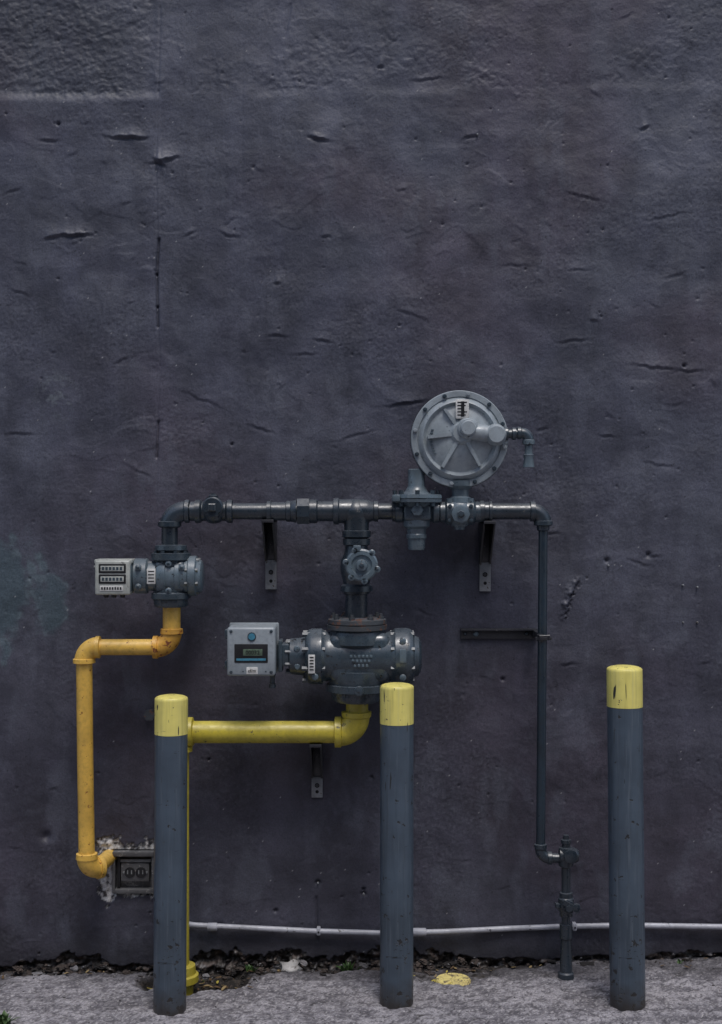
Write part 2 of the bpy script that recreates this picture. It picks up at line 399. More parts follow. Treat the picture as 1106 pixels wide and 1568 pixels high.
G=mixc(G,.60*sstep(.08,.25,fbm(GX*7,GY*9,145,4,.6)),(.095,.09,.105))
sp=fbm(GX*95,GY*95,151,2,.8);G=mixc(G,.7*sstep(.24,.42,sp),(.42,.41,.42));G=mixc(G,.7*sstep(-.20,-.38,sp),(.05,.047,.055))
dmk=np.clip(HM*1.8+fbm(GX*22,GY*22,155,4,.6)*.9*(HM>.02),0,1)
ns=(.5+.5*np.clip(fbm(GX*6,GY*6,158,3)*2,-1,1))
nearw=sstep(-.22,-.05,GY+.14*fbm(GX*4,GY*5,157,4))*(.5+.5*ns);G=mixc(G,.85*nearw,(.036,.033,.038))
# hairline cracks in the slab
cr=np.abs(fbm(GX*2.3+5,GY*3.0,171,4,.5));G=mixc(G,.85*np.exp(-(cr/.008)**2),(.03,.028,.03))
soil=V(.010,.008,.007)*np.ones(GX.shape+(1,));soil=mixc(soil,sstep(.0,.3,fbm(GX*40,GY*40,161,3)),(.045,.036,.030))
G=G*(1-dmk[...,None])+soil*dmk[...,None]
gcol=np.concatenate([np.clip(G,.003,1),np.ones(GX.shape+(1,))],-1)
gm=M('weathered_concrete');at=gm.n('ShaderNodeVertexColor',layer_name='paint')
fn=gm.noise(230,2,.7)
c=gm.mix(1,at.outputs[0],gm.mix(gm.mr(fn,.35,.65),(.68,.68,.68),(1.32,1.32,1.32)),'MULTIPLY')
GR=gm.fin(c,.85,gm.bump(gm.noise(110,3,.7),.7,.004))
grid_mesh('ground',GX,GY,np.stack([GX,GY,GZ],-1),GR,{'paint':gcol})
def gz(x,y):return float(ground_z(np.array([x],float),np.array([y],float))[0])

# added unseen building behind the viewer: blocks low sky light, gives reflections
bb=M('blocker_brick');br_=bb.n('ShaderNodeTexBrick')
mp=bb.n('ShaderNodeMapping');bb.put(mp.inputs[0],bb.tc.outputs['Object']);mp.inputs['Rotation'].default_value=(math.radians(90),0,0);bb.put(br_.inputs['Vector'],mp.outputs[0])
br_.inputs['Scale'].default_value=4;br_.inputs['Color1'].default_value=(.16,.10,.08,1);br_.inputs['Color2'].default_value=(.11,.075,.065,1);br_.inputs['Mortar'].default_value=(.2,.19,.18,1)
BRICKM=bb.fin(br_.outputs['Color'],.85)
GLS=flat('window_glass_dark',(.02,.025,.03),.12);FRM=flat('window_frame_white',(.45,.45,.44),.5)
def mbox(name,x0,x1,y0,y1,z0,z1,mat):
    vs=[(x,y,z) for x in (x0,x1) for y in (y0,y1) for z in (z0,z1)]
    o0=Vector(((x0+x1)/2,(y0+y1)/2,(z0+z1)/2));me=bpy.data.meshes.new(name)
    me.from_pydata([Vector(v)-o0 for v in vs],[],[(0,1,3,2),(4,6,7,5),(0,4,5,1),(2,3,7,6),(0,2,6,4),(1,5,7,3)]);me.materials.append(mat)
    o=bpy.data.objects.new(name,me);S.collection.objects.link(o);o.location=o0;return o
prt=[mbox('walls',-16,16,-22,-13,-.4,8.2,BRICKM),mbox('cornice',-16.2,16.2,-22.2,-12.8,8.2,8.6,FRM)]
for i in range(7):
    for j in range(2):
        x=-13.5+i*4.5;z=1.2+j*3.4
        prt+=[mbox('window_frame',x-.8,x+.8,-13,-12.9,z,z+1.9,FRM),mbox('window_pane',x-.7,x+.7,-12.9,-12.88,z+.1,z+1.8,GLS)]
group('added_brick_blocker',prt)

# ------------------------------------------------------------------ bollards
def bollard(xt,xb,ztop,zband,yc,rp,nm='bollard'):
    s=(CAMD+yc)/F;x0=(xb-553)*s;b=B(nm,yc);g=gz(x0,yc)
    zb=784+(CAMZ-g)/s
    b.vz(xb,[(zb+25,rp),(zb-90,rp),(zb-200,rp),(zb-320,rp),(zband,rp)],BOL,seg=48)
    b.vz(xb,[(zband,rp+.02),(zband+.5,rp+.35),(ztop+8,rp+.35),(ztop+5,rp+.1),(ztop+3.6,rp-1.2)],BOLY,seg=48)
    b.vz(xb,[(ztop+3.6,rp-1.2),(ztop+1.8,rp-5),(ztop+.4,rp-12),(ztop,rp-20),(ztop,0)],BOLY,seg=48)
    for i,v in enumerate(b.v):
        k=(zb-v[2])/(zb-ztop);b.v[i]=(v[0]+(xt-xb)*k,v[1],v[2])
    return b.make(Vector((x0,yc,g)),40)
bollard(262.5,260,1064,1123,-.443,25)
bollard(608,607.5,1046,1107,-.395,25.6)
bollard(956.5,961.5,1019,1081,-.44,26.8)

# ------------------------------------------------------------------ manifold pipe
b=B('gas_manifold_pipe')
b.vz(260,[(800,12.5),(840,12.5)],PIPE)
b.elbow((284,807),24,180,270,15.5,PIPE)
b.vz(260,[(798,15),(799,18),(806,18),(808,14)],PIPE)
b.hx(783,[(282,15),(284,18),(290,18),(291,14)],PIPE)
b.hx(783,[(284,12.5),(817,12.5)],PIPE)
b.hx(783,[(292,15),(300,15)],PIPE)
b.hx(783,[(409,12),(409,16),(415,16),(416,14.2),(438,14.2),(439,16.2),(445,16.2),(446,12)],PIPE)
b.hx(783,[(443,13),(446,16),(454,18)],PIPE)
b.hx(783,[(455,17),(455.5,21),(474,21),(475,18)],PIPE,seg=8,ph=.39)
b.hx(783,[(474,18.5),(485,18.5),(487,16)],PIPE)
b.hx(783,[(485,15.5),(515,15.5)],PIPE)
b.hx(783,[(510,16),(511,20),(518,20.5),(520,18.5),(560,18.5),(566,16.5),(572,14.5),(573,16),(579,16),(580,12)],PIPE)
b.ball((545,0,786),22,PIPE,(1.05,.95,1));
b.vz(546,[(786,20.5),(808,19),(812,19),(813,22),(822,22),(824,18)],PIPE)
b.vz(546,[(820,15.5),(842,15.5)],PIPE)
b.hx(783,[(600,12),(601,15.5),(608,15.5),(609,12)],PIPE)
b.hx(783,[(734,12),(735,16.5),(741,16.5),(742,14.5),(748,14.5),(749,16),(753,16),(754,12)],PIPE)
b.elbow((815,800),17,270,360,12.5,PIPE)
b.hx(783,[(811,12),(812,15.5),(819,15.5),(820,12)],PIPE)
b.vz(832,[(797,12),(798,14.5),(804,14.5),(806,10),(812,9.5),(813,7)],PIPE)
b.vz(546,[(905,17),(950,17)],PIPE)
b.vz(546,[(903,17),(904,20),(909,20),(910,17)],PIPE)
mani=b.make()
# plug valve
b=B('plug_valve')
b.hx(783,[(299,14),(299.5,18),(307,18),(310,15),(346,15),(349,18),(356,18),(357,14)],PIPE)
b.ball((328,2,783),19,PIPE,(1.05,1,1));b.dd(328,777,[(8,16),(22,16),(24,14),(24,0)],PIPE)
b.dd(328,777,[(23,8),(31,8),(32,6),(32,0)],PIPE,seg=4,ph=.78)
b.prism([(313,779),(317,764),(323,760),(333,760),(339,764),(343,779),(338,792),(318,792)],16,21,PIPE)
for p in [(318,783),(338,783)]:b.bolt('d',p,20,4,3,METERD)
b.vz(328,[(756,4),(764,4)],METERD,d=12);b.box(322,335,4,20,758,764,PIPE,1.5)
b.make()
# shutoff valve
b=B('shutoff_valve')
b.vz(546,[(824,15),(825,21),(834,21),(836,17),(848,19),(858,24),(872,25),(886,22),(894,20),(897,24),(905,25),(906,17)],PIPE)
b.dd(554,864,[(8,20),(28,21),(32,24.5),(38,24.5),(40,22),(40,16),(37,14),(37,9),(44,8),(45,5),(45,0)],METER)
for a in (15,80,130,190,245,310):
    x=554+24*math.cos(math.radians(a));z=864+24*math.sin(math.radians(a))
    b.dd(x,z,[(30,5.2),(39,5.2),(40,4)],METER,seg=14);b.bolt('d',(x,z),39,2,2.4,METERD)
b.box(541,553,28,40,834,846,METER,2);b.bolt('d',(554,864),44,4,4,METERD)
b.make()

# ------------------------------------------------------------------ service regulator (upright)
b=B('gas_relief_regulator')
b.hx(783,[(605,15),(606,17),(616,17),(618,15),(660,15),(664,18),(672,18),(673,13),(690,13)],METERD)
b.vz(638,[(718,0),(718,11),(719.5,13),(744,13),(748,15),(753,18),(757,24),(758,25)],METER,seg=12)
b.vz(638,[(757,33),(757.5,40),(763,41),(763.1,39),(764.5,39),(764.6,41),(769,40),(770,33),(776,26)],METER,seg=8,ph=.39)
for k in range(8):
    a=math.radians(45*k);b.vz(638+33*math.cos(a),[(751,3.4),(757,3.4),(757,3.4),(775,3.4)],METERD,d=33*math.sin(a),seg=6)
b.box(618,659,-20,22,772,797,METERD,4,3);b.dd(638,781,[(20,10),(28,9),(29,6),(29,0)],METER,seg=6)
b.vz(638,[(796,21),(806,20),(810,15),(817,14),(819,15.5),(824,15.5),(825,13.5),(839,13),(842,12),(842,0)],METER)
b.box(600,612,16,30,758,768,METER,1)
b.make()

# ------------------------------------------------------------------ big diaphragm regulator
cx,cz=703,673
b=B('diaphragm_case')
b.dd(cx,cz,[(-34,0),(-34,34),(-14,60),(-3,64),(-2,74),(4,74.5),(4.5,73)],METERD,seg=72)
b.dd(cx,cz,[(4.4,70),(4.6,74.9),(8,74.9),(8.4,70)],BLACK,seg=72)
b.dd(cx,cz,[(8.2,72),(8.8,74.2),(13,74.2),(14.5,73),(14.5,65),(12.5,63.5),(16,61),(20,58.5),(21.5,56),(16,51),(17,47),(21.5,38),(25,22),(26,0)],REG,seg=72)
for k in range(12):
    a=2*math.pi*(k+.35)/12;b.bolt('d',(cx+69*math.cos(a),cz+69*math.sin(a)),14,4.5,3.6,METERD if k%3 else IDX)
b.dd(714,658,[(18,20),(26,17),(33,15.5),(35,13.5),(35,12),(44,12),(46,10),(46,0)],REG)
b.dd(757,667,[(12,18),(26,16),(34,15),(38,12),(38,0)],REG)
b.tube([(690,20,664),(714,24,662),(740,24,665),(757,20,667)],[8,12,13,11],REG)
for q,w2 in [((654,671),2.2),((676,716),2.4),((679,628),1.8),((706,620),1.4),((733,714),2.)]:
    b.bar((706,664),q,3.4,14,28,REG,w2)
b.dd(706,664,[(15,25),(24,20),(31,14)],REG)
b.box(696,716,26,29.5,614,643,WHITE,.5);
for i in range(5):b.box(698.5,713-(i%3)*2,29.6,29.9,617.5+i*4.8,619.3+i*4.8,BLACK,0)
b.box(704,709,29.6,30.1,617,640,BLACK,0)
for i in range(9):
    a=math.radians(150+i*6);x=cx+44*math.cos(a);z=cz+44*math.sin(a);b.box(x-2,x+2,18,21.6,z-1,z+1.2,METER,.2)
b2=B('regulator_body')
b2.vz(705,[(736,20),(744,20),(748,16),(750,13),(760,13),(762,17),(770,18)],METER)
b2.hx(784,[(672,12),(674,16),(681,16),(684,20),(724,20),(728,16),(736,16),(737,12)],METERD)
b2.ball((704,0,784),24,METER,(1,.9,1));b2.dd(704,787,[(14,15),(26,14),(27,11),(27,0)],METER,seg=8)
b2.bolt('d',(704,787),27,4,6,METERD)
b2.vz(704,[(800,13),(806,12),(806,8),(811,8),(811,0)],METER)
for x in (688,720):
    b2.vz(x,[(763,5),(772,5)],METER,d=10);b2.bolt('d',(x,775),18,3,3.4,METERD);b2.bolt('d',(x,797),16,3,3.4,METERD)
b3=B('vent_elbow')
b3.hx(665,[(768,10),(776,10),(777,7),(782,7),(783,9.5),(788,9.5),(789,7),(796,7)],METERD,d=14)
b3.hx(664,[(790,7),(791,9.5),(796,9.5),(797,8)],METERD,d=14);b3.elbow((797,675),11,270,360,8,METERD,d=14)
b3.vz(808,[(674,8),(675,9.5),(681,9.5),(682,6),(696,6),(697,8.5),(701,7),(713,8.5),(716,9),(716,7),(712,5),(712,0)],METER,d=14)
group('gas_pressure_regulator',[b,b2,b3])

# ------------------------------------------------------------------ small rotary meter
X0=262;Zc=882
b=B('meter_body')
b.hx(Zc,[(205,0),(205,24),(208,27),(226,27),(229,23),(242,23),(243,27),(247,29.5),(256,30),(257,28),(270,28),(271,30),(277,30),(279,27.5),(289,27.5),(291,31),(301,31),(303,27),(309,24),(311,20),(311,0)],METER)
b.vz(X0,[(834,14),(835,24),(842,25),(843,20),(846,20),(847,30),(857,30),(859,25),(866,25)],METERD)
b.vz(X0,[(898,25),(906,25),(908,30),(916,30),(918,26),(926,26),(929,24),(930,15)],METERD)
b.box(240,286,-24,24,858,906,METERD,7,3)
for k in range(8):
    a=math.radians(22+45*k)
    b.vz(X0+24*math.cos(a),[(843,3),(847,3),(857,3),(862,3.2)],METERD,d=24*math.sin(a),seg=6)
    b.vz(X0+24*math.cos(a),[(903,3.2),(908,3.2),(921,3.2)],METERD,d=24*math.sin(a),seg=6)
    b.rev('x',(26.5*math.sin(a),Zc+26.5*math.cos(a)),[(286,3.2),(306,3.2)],METERD,6)
    b.rev('x',(22*math.sin(a),Zc+22*math.cos(a)),[(226,2.6),(234,2.6)],METERD,6)
for p in [(216,868),(216,897),(262,862),(262,903),(282,868)]:b.dd(p[0],p[1],[(18,5),(28,4.6),(29,3),(29,0)],METER,seg=16);b.bolt('d',p,29,2,2.6,METERD)
b.box(229,242,20,25,870,893,WHITE,.5);
for i in range(4):b.box(231,240,25,25.3,873+i*5,874.6+i*5,BLACK,0)
i1=B('meter_index')
i1.box(152,205,-6,34,857,909,CREAM,3,3);i1.box(150,207,-8,28,855.5,862,CREAM,1.5)
i1.box(186,206,-2,31,863,905,METER,3)
for z in (862,878):
    i1.box(158,199,30,35.2,z,z+14,BLACK,1);i1.box(161,196,34,35.8,z+3,z+11,CREAM,.4)
    for k in range(6):i1.box(163+k*5.4,166.6+k*5.4,35.8,36.1,z+4.6,z+9.4,METERD,0)
i1.box(160,195,34,35,895,903,WHITE,.3)
for k in range(8):i1.box(162+k*4,164.4+k*4,35,35.3,897,901,BLACK,0)
for x in (166,178,191):i1.vz(x,[(905,4),(912,4),(914,3)],BLACK,d=18)
i1.bolt('x',(14,868),147,5,3,METERD)
group('gas_meter',[b,i1])

# ------------------------------------------------------------------ large rotary meter
Zc=1005;X0=547
b=B('meter_body')
b.hx(Zc,[(443,0),(443,22),(445,27),(462,29),(468,30),(469,36),(473,41),(478,42.5),(493,42.5),(496,40),(499,38),(506,37.5),(596,37.5),(602,40),(605,43),(622,43.5),(628,42),(632,39),(634,32),(641,29),(645,22),(645,0)],METERD,seg=56)
b.box(504,598,-30,34,967,1043,METERD,14,4)
b.vz(X0,[(958,36),(963,40),(972,43),(985,43)],METERD);b.vz(X0,[(1026,43),(1040,44),(1047,42)],METERD)
for zz in (1046,):
    b.vz(X0,[(zz,40),(zz+1,47),(zz+11,47),(zz+13,40),(zz+24,38),(zz+28,34),(zz+30,18)],METERD,seg=44)
for k in range(8):
    a=math.radians(22+45*k)
    for R,x0,x1 in ((37,598,634),(37,464,499),(24,438,450)):
        b.rev('x',(R*math.sin(a)*1.02,Zc+R*math.cos(a)*1.02),[(x0,4 if R>30 else 3),(x1,4 if R>30 else 3)],METERD,6)
    b.vz(X0+38*math.cos(a),[(1041,4),(1046,4),(1057,4),(1064,4)],METERD,d=38*math.sin(a),seg=6)
for p in [(456,991),(457,1018),(484,1032),(616,978),(616,1033),(550,1050),(636,1005)]:
    b.dd(p[0],p[1],[(18,5),(38 if 470<p[0]<630 else 26,5),(39 if 470<p[0]<630 else 28,3.5)],METER,seg=16)
for p in [(550,1052)]:b.dd(p[0],p[1],[(30,8),(50,7),(51,4),(51,0)],METERD,seg=16)
b.box(474,484,38,44,998,1026,WHITE,.5)
for i in range(5):b.box(476,482,44,44.3,1001+i*4.6,1003+i*4.6,BLACK,0)
b.box(611,621,41,43.6,990,1010,METER,.5)
for i in range(3):
    for k in range(6-i):b.box(536+k*6+i*3,540+k*6+i*3,36.5,38.6,999+i*7,1003+i*7,METER,.4)
fl=B('inlet_flange')
fl.vz(X0,[(945,18),(946,34),(948,44.5),(954,45),(954.2,43),(956,43),(956.2,46),(963,46),(964,36)],RUST,seg=44)
for k in range(8):
    a=math.radians(12+45*k);fl.vz(X0+37*math.cos(a),[(939,2.8),(943,2.8),(943,4.6),(950,4.6)],RUST,d=37*math.sin(a),seg=6);
i2=B('meter_index')
i2.box(353,425,-6,52,956,1029,IDX,4,3);i2.box(351,427,-10,-3,954,1031,IDX,2)
i2.box(348,355,14,38,961,975,METERD,1.5);i2.box(348,355,14,38,1008,1020,METERD,1.5)
i2.box(364,414,50,53,981,1009,BLACK,1);i2.box(377,406,52,53.6,988.5,998.5,LCD,.3)
i2.box(367,411,52.8,53.5,1002.5,1006,BLUE,.2)
i2.dd(390,970,[(51,6.5),(53,6.5),(53,0)],METERD,seg=24);i2.dd(390,970,[(52.5,5),(54,5),(54,0)],BLUE,seg=24)
i2.box(382,399,51.5,53,1015.5,1026,WHITE,.4)
for k in range(4):i2.box(359+k*17,361+k*17,51.6,52.4,1021,1023,METERD,0)
for p in [(359,962),(419,962),(359,1023),(419,1023)]:i2.bolt('d',p,51.5,1.5,2.6,METERD)
i2.box(425,444,-12,24,984,1018,METERD,3);i2.box(428,434,-6,30,978,1026,METERD,2)
i2.vz(418,[(1028,5),(1034,5),(1036,3.5),(1046,3.5),(1046,5.5),(1052,5)],METERD,d=10,seg=12)
t1=txt('index_digits','00032',391.5,53.9,993.6,8.5,BLACK);t2=txt('index_label_text','cf/m',390.5,53.2,1021,7,BLACK)
group('gas_meter',[b,fl,i2,t1,t2])

# ------------------------------------------------------------------ yellow pipes
b=B('yellow_gas_pipe')
b.vz(263,[(926,13.5),(972,13.5)],AMBER)
b.elbow((240,968),23,90,0,15.5,AMBERR);b.vz(263,[(962,14),(963,17),(970,17.5),(972,14)],AMBERR)
b.hx(991,[(234,13),(235,17.5),(242,17.5),(243,14)],AMBERR)
b.hx(991,[(150,12.3),(240,12.3)],AMBER)
b.elbow((152,1013),23,270,180,15,AMBER)
b.hx(991,[(146,13),(147,17),(153,17),(154,12)],AMBER);b.vz(129,[(1008,14),(1009,17),(1015,17),(1016,12)],AMBER)
b.tube([(129,0,1012),(130.5,0,1160),(133,0,1318)],12.3,AMBER,32)
b.vz(133,[(1306,12),(1307,16),(1315,16.5),(1316,13)],AMBER)
pts=[]
for i in range(13):
    a=math.pi/2*i/12;q=20*(1-math.cos(a));pts.append((133+q*.72,-q*.69,1312+20*math.sin(a)))
b.tube(pts,15.5,AMBER,28)
e=pts[-1];dv=(.72,-.69)
b.tube([(e[0]-dv[0]*2,e[1]-dv[1]*2,e[2]),(e[0]+dv[0]*5,e[1]+dv[1]*5,e[2])],17.5,AMBER,28)
b.tube([(e[0],e[1],e[2]),(e[0]+dv[0]*2,-40,e[2]),(e[0]+6,-80,e[2])],12,AMBER,28)
b.make()
b=B('yellow_gas_pipe')
b.vz(547,[(1070,17),(1097,17)],LIME)
b.elbow((520,1096),26,0,90,20.5,LIME);b.vz(546,[(1089,18),(1090,23),(1097,22.5),(1100,19)],LIME)
b.hx(1121,[(512,16),(513,23.5),(522,23.5),(525,19)],LIME)
b.hx(1121,[(296,16.8),(518,16.8)],LIME)
b.hx(1121,[(287,18),(288,22.5),(295,22.5),(297,16)],LIME)
b.elbow((296,1145),23,270,180,19,LIME)
b.tube([(273,0,1140),(273,0,1300),(273.5,0,1530)],16.5,LIME,32)
b.vz(273,[(1142,17),(1143,22),(1150,22),(1152,17)],LIME);b.vz(276,[(1476,16),(1478,23),(1490,24),(1492,28),(1502,28),(1506,20),(1530,20)],LIME)
b.make()

# ------------------------------------------------------------------ thin riser
b=B('gas_riser_pipe')
b.tube([(832,0,803),(830.5,0,1000),(828,0,1300)],7,RISER,24)
b.vz(828,[(1292,7),(1293,9.5),(1299,9.5),(1300,8)],PIPE)
b.elbow((842,1300),14,180,90,8.5,PIPE)
b.hx(1314,[(838,8),(839,10),(845,10),(846,7.2),(858,7.2)],PIPE)
b.hx(1310,[(856,8),(857,11.5),(864,12),(878,12),(884,10),(886,8),(886,0)],PIPE)
b.vz(867,[(1279,0),(1279,4.5),(1285,4.5),(1286,8),(1291,8),(1292,6.5),(1297,6.5),(1298,11),(1304,12),(1318,12),(1326,11),(1328,7)],PIPE,seg=16)
b.vz(867,[(1320,6.8),(1375,6.8)],PIPE);b.dd(872,1308,[(0,11),(16,10),(17,7),(17,0)],PIPE)
b.vz(867,[(1366,7),(1367,10),(1374,10),(1376,12),(1394,12),(1397,10),(1403,10),(1404,7)],PIPE)
b.dd(868,1385,[(4,11),(16,10.5),(17,8),(22,5),(24,5),(24,0)],PIPE,seg=8);b.bar((860,1376),(883,1389),3.5,18,22,PIPE,4.5)
b.box(850,858,-4,8,1382,1390,PIPE,2);b.dd(880,1384,[(16,6),(22,6),(23,4)],PIPE,seg=12)
b.vz(867,[(1400,6.8),(1520,7.6)],PIPE);b.vz(867,[(1414,7),(1415,10),(1436,10),(1438,8),(1460,9),(1488,9.5),(1490,12),(1504,13)],PIPE,seg=20)
b.make()

# ------------------------------------------------------------------ brackets
def bracket(xc,z0,zm,z1,name='pipe_bracket'):
    b=B(name,0.0);w=9
    b.box(xc-w,xc+w,-2,5,z0-2,zm+4,BRK,.4);b.box(xc-w+.5,xc+w-.5,-2,7,zm,z1,STEEL,.6)
    for sx in (-w,w-2.5):
        b.prism([(2,zm+2),(2,z0),(74,z0),(74,z0+5),(16,zm-6),(10,zm+2)],xc+sx,xc+sx+2.5,BRK,'dz')
    b.box(xc-w,xc+w,2,80,z0-2,z0+2.5,BRK,.5)
    b.dd(xc,zm+(z1-zm)*.42,[(6,3.6),(7.3,3.6)],HOLE,16);b.dd(xc,zm+(z1-zm)*.42,[(6.8,2.6),(9.5,2.4)],BRK,6)
    b.dd(xc,zm+(z1-zm)*.72,[(6,2.6),(7.4,2.6)],HOLE,14)
    return b.make()
bracket(415.5,797,857,902);bracket(742.5,799,861,905);bracket(486,1128,1188,1220)
b=B('pipe_bracket',0.0)
b.box(705,822,0,6,962,977.5,BRK,.5);b.box(705,822,0,13,962,965,BRK,.4)
b.box(815,821,0,76,964,976,BRK,.5)
b.tube([(814,72,966),(816,84,966),(822,84,966),(829,84,966),(831,72,966)],1.6,BRK,8);b.box(810,834,74,77,968,973,BRK,.5)
for x,r in ((712,3),(728,4.5),(806,3.5)):b.dd(x,970,[(5,r),(6.6,r)],HOLE,14);b.bolt('d',(x,970),6,2.4,r*.75,METERD)
b.bolt('d',(728,970),6,4,5,METERD)
b.make()

# ------------------------------------------------------------------ wall conduit, box, screws
b=B('electrical_conduit',-.022)
cp=[(270,0,1413),(300,0,1417),(380,0,1421),(480,0,1426),(580,0,1429),(680,0,1427),(780,0,1422),(860,0,1419),(960,0,1417),(1080,0,1419),(1200,0,1421),(1600,0,1424)]
b.tube(cp,4.2,CONDUIT,16)
b.hx(1419.5,[(318,5.5),(319,6.2),(332,6.2),(333,5)],CONDUIT);b.hx(1427.5,[(632,5.5),(633,6.2),(652,6.2),(653,5)],CONDUIT)
for x,z in ((488,1426),(880,1419)):
    b.box(x-3,x+3,-9,5.2,z-5.5,z+5.5,CONDUIT,1.5);b.dd(x,z,[(5,1.5),(6.5,1.5)],BLACK,8)
b.make()
b=B('electrical_outlet_box',0.0)
b.box(174,236,-14,-9,1305,1366,GAL,.5)
b.box(173,177,-10,6,1304,1367,GAL,.8);b.box(233,237,-10,6,1304,1367,GAL,.8);b.box(173.5,236.5,-10,8,1303,1310,GAL,.8);b.box(173.5,236.5,-10,5,1361,1367.5,GAL,.8)
b.box(185,229,-9,1,1322,1350,GAL,2);b.box(183,231,-9,-1,1316,1321,STEEL,.6)
for x in (199,216):
    b.dd(x,1336,[(0,8.5),(2.5,8),(2.6,0)],BLACK,20)
    for dx in (-3,3):b.box(x+dx-.8,x+dx+.8,2.2,3.1,1332,1338,STEEL,0)
for x in (190,225):b.bolt('d',(x,1336),.8,1.6,2,STEEL)
b.box(180,184,-9,0,1312,1360,BLACK,.3)
b.make()
b=B('wall_screws',0.0)
for x,z in ((1046,896),(1068,899),(1046,953),(1068,953),(731,206),(487,1352),(557,1369),(932,866)):
    b.dd(x,z,[(-2,1.5),(2.6,1.5),(3.2,.9)],STEEL,10)
b.make()
b=B('rusty_pipe_stub',0.0);b.dd(232,1092,[(-4,7),(14,7),(15,5)],RUST,12);b.dd(232,1092,[(12,9),(22,9)],RUST,6);b.make()

# ------------------------------------------------------------------ ground bits
def wpt(pxx,pyy):
    d=F*CAMZ/(pyy-784.);return (pxx-553)*d/F,d-CAMD
def simple(name,vs,fs,mats,mi=None,smooth=False):
    o0=sum((Vector(v) for v in vs),Vector())/len(vs)
    me=bpy.data.meshes.new(name);me.from_pydata([Vector(v)-o0 for v in vs],[],fs)
    for m in mats:me.materials.append(m)
    if mi:me.polygons.foreach_set('material_index',mi)
    if smooth:me.shade_smooth()
    o=bpy.data.objects.new(name,me);S.collection.objects.link(o);o.location=o0;return o
# round valve cover
x,y=wpt(694,1499);r=.064;g=gz(x,y)
mm=M('valve_cover_yellow');c=mm.mix(mm.mr(mm.noise(14,3,.7),.4,.62),(.74,.64,.24),(.60,.50,.20))
c=mm.mix(mm.mr(mm.vor(28,'DISTANCE_TO_EDGE'),.0,.05,.7,0),c,(.2,.15,.07));c=mm.mix(mm.mr(mm.noise(45,3,.7),.56,.62),c,(.16,.13,.08))
VC=mm.fin(c,.7,mm.bump(mm.noise(60,3),.7,.004))
b=B('valve_cover',y);s=b.s;zc=784+(CAMZ-g)/s-1.5
R=r/s;b.vz(694,[(zc+8,R+1),(zc-2,R+1),(zc-4,R),(zc-5,R-1),(zc-4.6,R-3.5),(zc-4.2,R-4.5),(zc-5,R-6),(zc-5.2,R*.5),(zc-5.4,0)],VC,seg=40)
b.make()
# rubble
RK=[paint('rubble_brown',(.058,.044,.038),.85,(.02,.018,.016),.42,var=.4,sc=2,dust_sheen=0),paint('rubble_grey',(.17,.165,.175),.85,(.05,.05,.05),.42,var=.4,sc=2,dust_sheen=0),flat('rubble_dark',(.018,.016,.016),.9)]
ico=bmesh.new();bmesh.ops.create_icosphere(ico,subdivisions=2,radius=1);ico.verts.index_update()
iv=np.array([v.co[:] for v in ico.verts]);ifc=[[v.index for v in f.verts] for f in ico.faces];ico.free()
vs=[];fs=[];mi=[]
def rock(x,y,z,r,k,fl=.5):
    q=np.clip(iv,-.72,.72)*(1+.6*fbm(iv[:,0]*1.3+x*91,iv[:,1]*1.3+iv[:,2]*2+y*57,5,2)[:,None]*1.6)
    a=random.uniform(0,6.28);ca,sa=math.cos(a),math.sin(a)
    q=q*np.array([r*random.uniform(.8,2.0),r*random.uniform(.7,1.1),r*fl])
    tl=random.gauss(0,.3);q=np.stack([q[:,0],q[:,1]*math.cos(tl)-q[:,2]*math.sin(tl),q[:,1]*math.sin(tl)+q[:,2]*math.cos(tl)],1)
    q=np.stack([q[:,0]*ca-q[:,1]*sa+x,q[:,0]*sa+q[:,1]*ca+y,q[:,2]+z],1)
    o=len(vs);vs.extend(map(tuple,q));fs.extend([[i+o for i in f] for f in ifc]);mi.extend([k]*len(ifc))
for i in range(620):
    u=random.random()
    if u<.18:x=wx(random.uniform(20,175))
    elif u<.80:x=wx(random.uniform(285,740))
    else:x=wx(random.uniform(-60,1160))
    y=-abs(random.gauss(0,.028))-.002;r=random.choice([.003,.004,.005,.006,.009,.016])*random.uniform(.7,1.2)
    rock(x,y,gz(x,y)+r*.15+(random.uniform(0,.03) if y>-.02 else 0),r,random.choice([0,0,0,1,2,2,2]))
for i in range(110):
    a=random.uniform(0,6.28);q=random.uniform(.2,1)**.5
    x=-.60+.24*q*math.cos(a);y=-.14+.13*q*math.sin(a);r=random.uniform(.002,.008);rock(x,y,gz(x,y)+r*.2,r,random.choice([0,2,2]))
for i in range(200):
    x=random.uniform(-1.6,1.6);y=random.uniform(-.62,-.04);r=random.uniform(.0015,.004);rock(x,y,gz(x,y)+r*.2,r,random.choice([1,1,2]))
simple('rubble',vs,fs,RK,mi,False)
vs=[];fs=[];mi=[];x,y=wpt(447,1474);rock(x,-.05,gz(x,-.05)+.014,.034,0,.40)
simple('pale_stone',vs,fs,[paint('pale_stone_mat',(.42,.41,.40),.8,(.12,.11,.1),.4,sc=2)],mi,True)
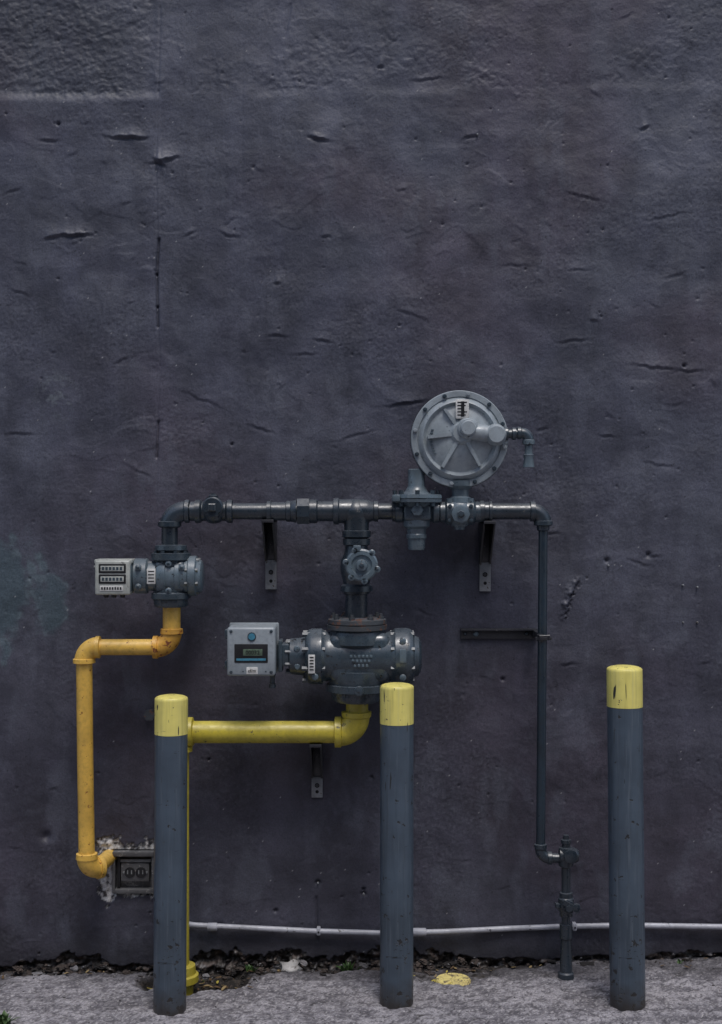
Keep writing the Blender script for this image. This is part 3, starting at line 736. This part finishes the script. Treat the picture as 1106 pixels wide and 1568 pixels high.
# fallen leaves
LM=[flat('leaf_brown',(.09,.055,.025),.7),flat('leaf_tan',(.26,.19,.09),.7),flat('leaf_yellow',(.40,.33,.06),.6)]
vs=[];fs=[];mi=[]
def leaf(x,y,r,k):
    a=random.uniform(0,6.28);t=random.uniform(-.4,.4);z=gz(x,y)+.006;o=len(vs);n=10
    ring=[]
    for i in range(n):
        th=2*math.pi*i/n;u=r*math.cos(th);w=r*.45*math.sin(th)*(1+.2*math.sin(3*th));ring.append((u,w,abs(w)*.5+u*t+.15*r*(u/r)**2))
    ring.append((0,0,0))
    for (u,w,q) in ring:vs.append((x+u*math.cos(a)-w*math.sin(a),y+u*math.sin(a)+w*math.cos(a),z+q))
    for i in range(n):fs.append([o+n,o+i,o+(i+1)%n]);mi.append(k)
for i in range(34):leaf(random.gauss(-.55,.10),random.gauss(-.12,.05),random.uniform(.007,.016),random.choice([0,0,1,2]))
for i in range(40):
    x=random.uniform(-1.5,1.5);leaf(x,-abs(random.gauss(0,.05))-.02,random.uniform(.006,.013),random.choice([0,0,1]))
for i in range(6):leaf(random.uniform(.15,.45),random.uniform(-.25,-.08),random.uniform(.006,.012),random.choice([1,2]))
simple('fallen_leaves',vs,fs,LM,mi,True)
# weeds
WM=M('weed_green');cc=WM.mix(WM.mr(WM.noise(40,3),.35,.65),(.03,.075,.02),(.07,.13,.035));WD=WM.fin(cc,.55)
def weed(pxx,y,hh,n,spread):
    x=(pxx-553)*(CAMD+y)/F;z=gz(x,y);vs=[];fs=[]
    for i in range(n):
        a=random.uniform(0,6.28);L=hh*random.uniform(.5,1);le=random.uniform(.2,1)*spread;w=L*random.uniform(.08,.2)
        bx=x+random.gauss(0,spread*.25);by=y+random.gauss(0,spread*.12);o=len(vs);m=6
        for j in range(m+1):
            t=j/m;cxx=bx+math.cos(a)*le*t**1.4;cyy=by+math.sin(a)*le*.6*t**1.4;czz=z+L*(t-.35*t*t*(le/spread));ww=w*math.sin(math.pi*min(1,t*.93+.07))**.8
            vs+=[(cxx-math.sin(a)*ww,cyy+math.cos(a)*ww,czz),(cxx+math.sin(a)*ww,cyy-math.cos(a)*ww,czz+ww*.3)]
        for j in range(m):q=o+2*j;fs.append([q,q+1,q+3,q+2])
    simple('weed_plant',vs,fs,[WD],None,True)
weed(533,-.05,.055,26,.04);weed(383,-.05,.038,14,.03);weed(6,-.56,.05,46,.05);weed(300,-.05,.032,10,.02);weed(312,-.06,.022,8,.02);weed(1040,-.04,.024,8,.02)

# ------------------------------------------------------------------ camera, light
cam=bpy.data.cameras.new('camera');co=bpy.data.objects.new('camera',cam);S.collection.objects.link(co)
co.location=(0,-CAMD,CAMZ);co.rotation_euler=(math.radians(90),0,0)
cam.sensor_fit='HORIZONTAL';cam.sensor_width=36;cam.lens=F/1106*36;cam.clip_end=500;S.camera=co
el,az=66,164   # degrees, azimuth clockwise from +Y
d=Vector((math.sin(math.radians(az))*math.cos(math.radians(el)),math.cos(math.radians(az))*math.cos(math.radians(el)),math.sin(math.radians(el))))
L=bpy.data.lights.new('sun','SUN');L.energy=1.5;L.angle=math.radians(18);L.color=(1,.98,.96)
lo=bpy.data.objects.new('sun',L);S.collection.objects.link(lo);lo.rotation_euler=d.to_track_quat('Z','Y').to_euler();lo.location=d*20
w=bpy.data.worlds.new('World');S.world=w;w.use_nodes=True;nt=w.node_tree
sk=nt.nodes.new('ShaderNodeTexSky');sk.sky_type='NISHITA';sk.sun_disc=False;sk.sun_elevation=math.radians(el);sk.sun_rotation=math.radians(az)
sk.dust_density=2.8;sk.air_density=1.0
bg=nt.nodes['Background'];nt.links.new(sk.outputs[0],bg.inputs[0]);bg.inputs[1].default_value=.135
S.view_settings.view_transform='Standard';S.view_settings.look='None';S.view_settings.exposure=0
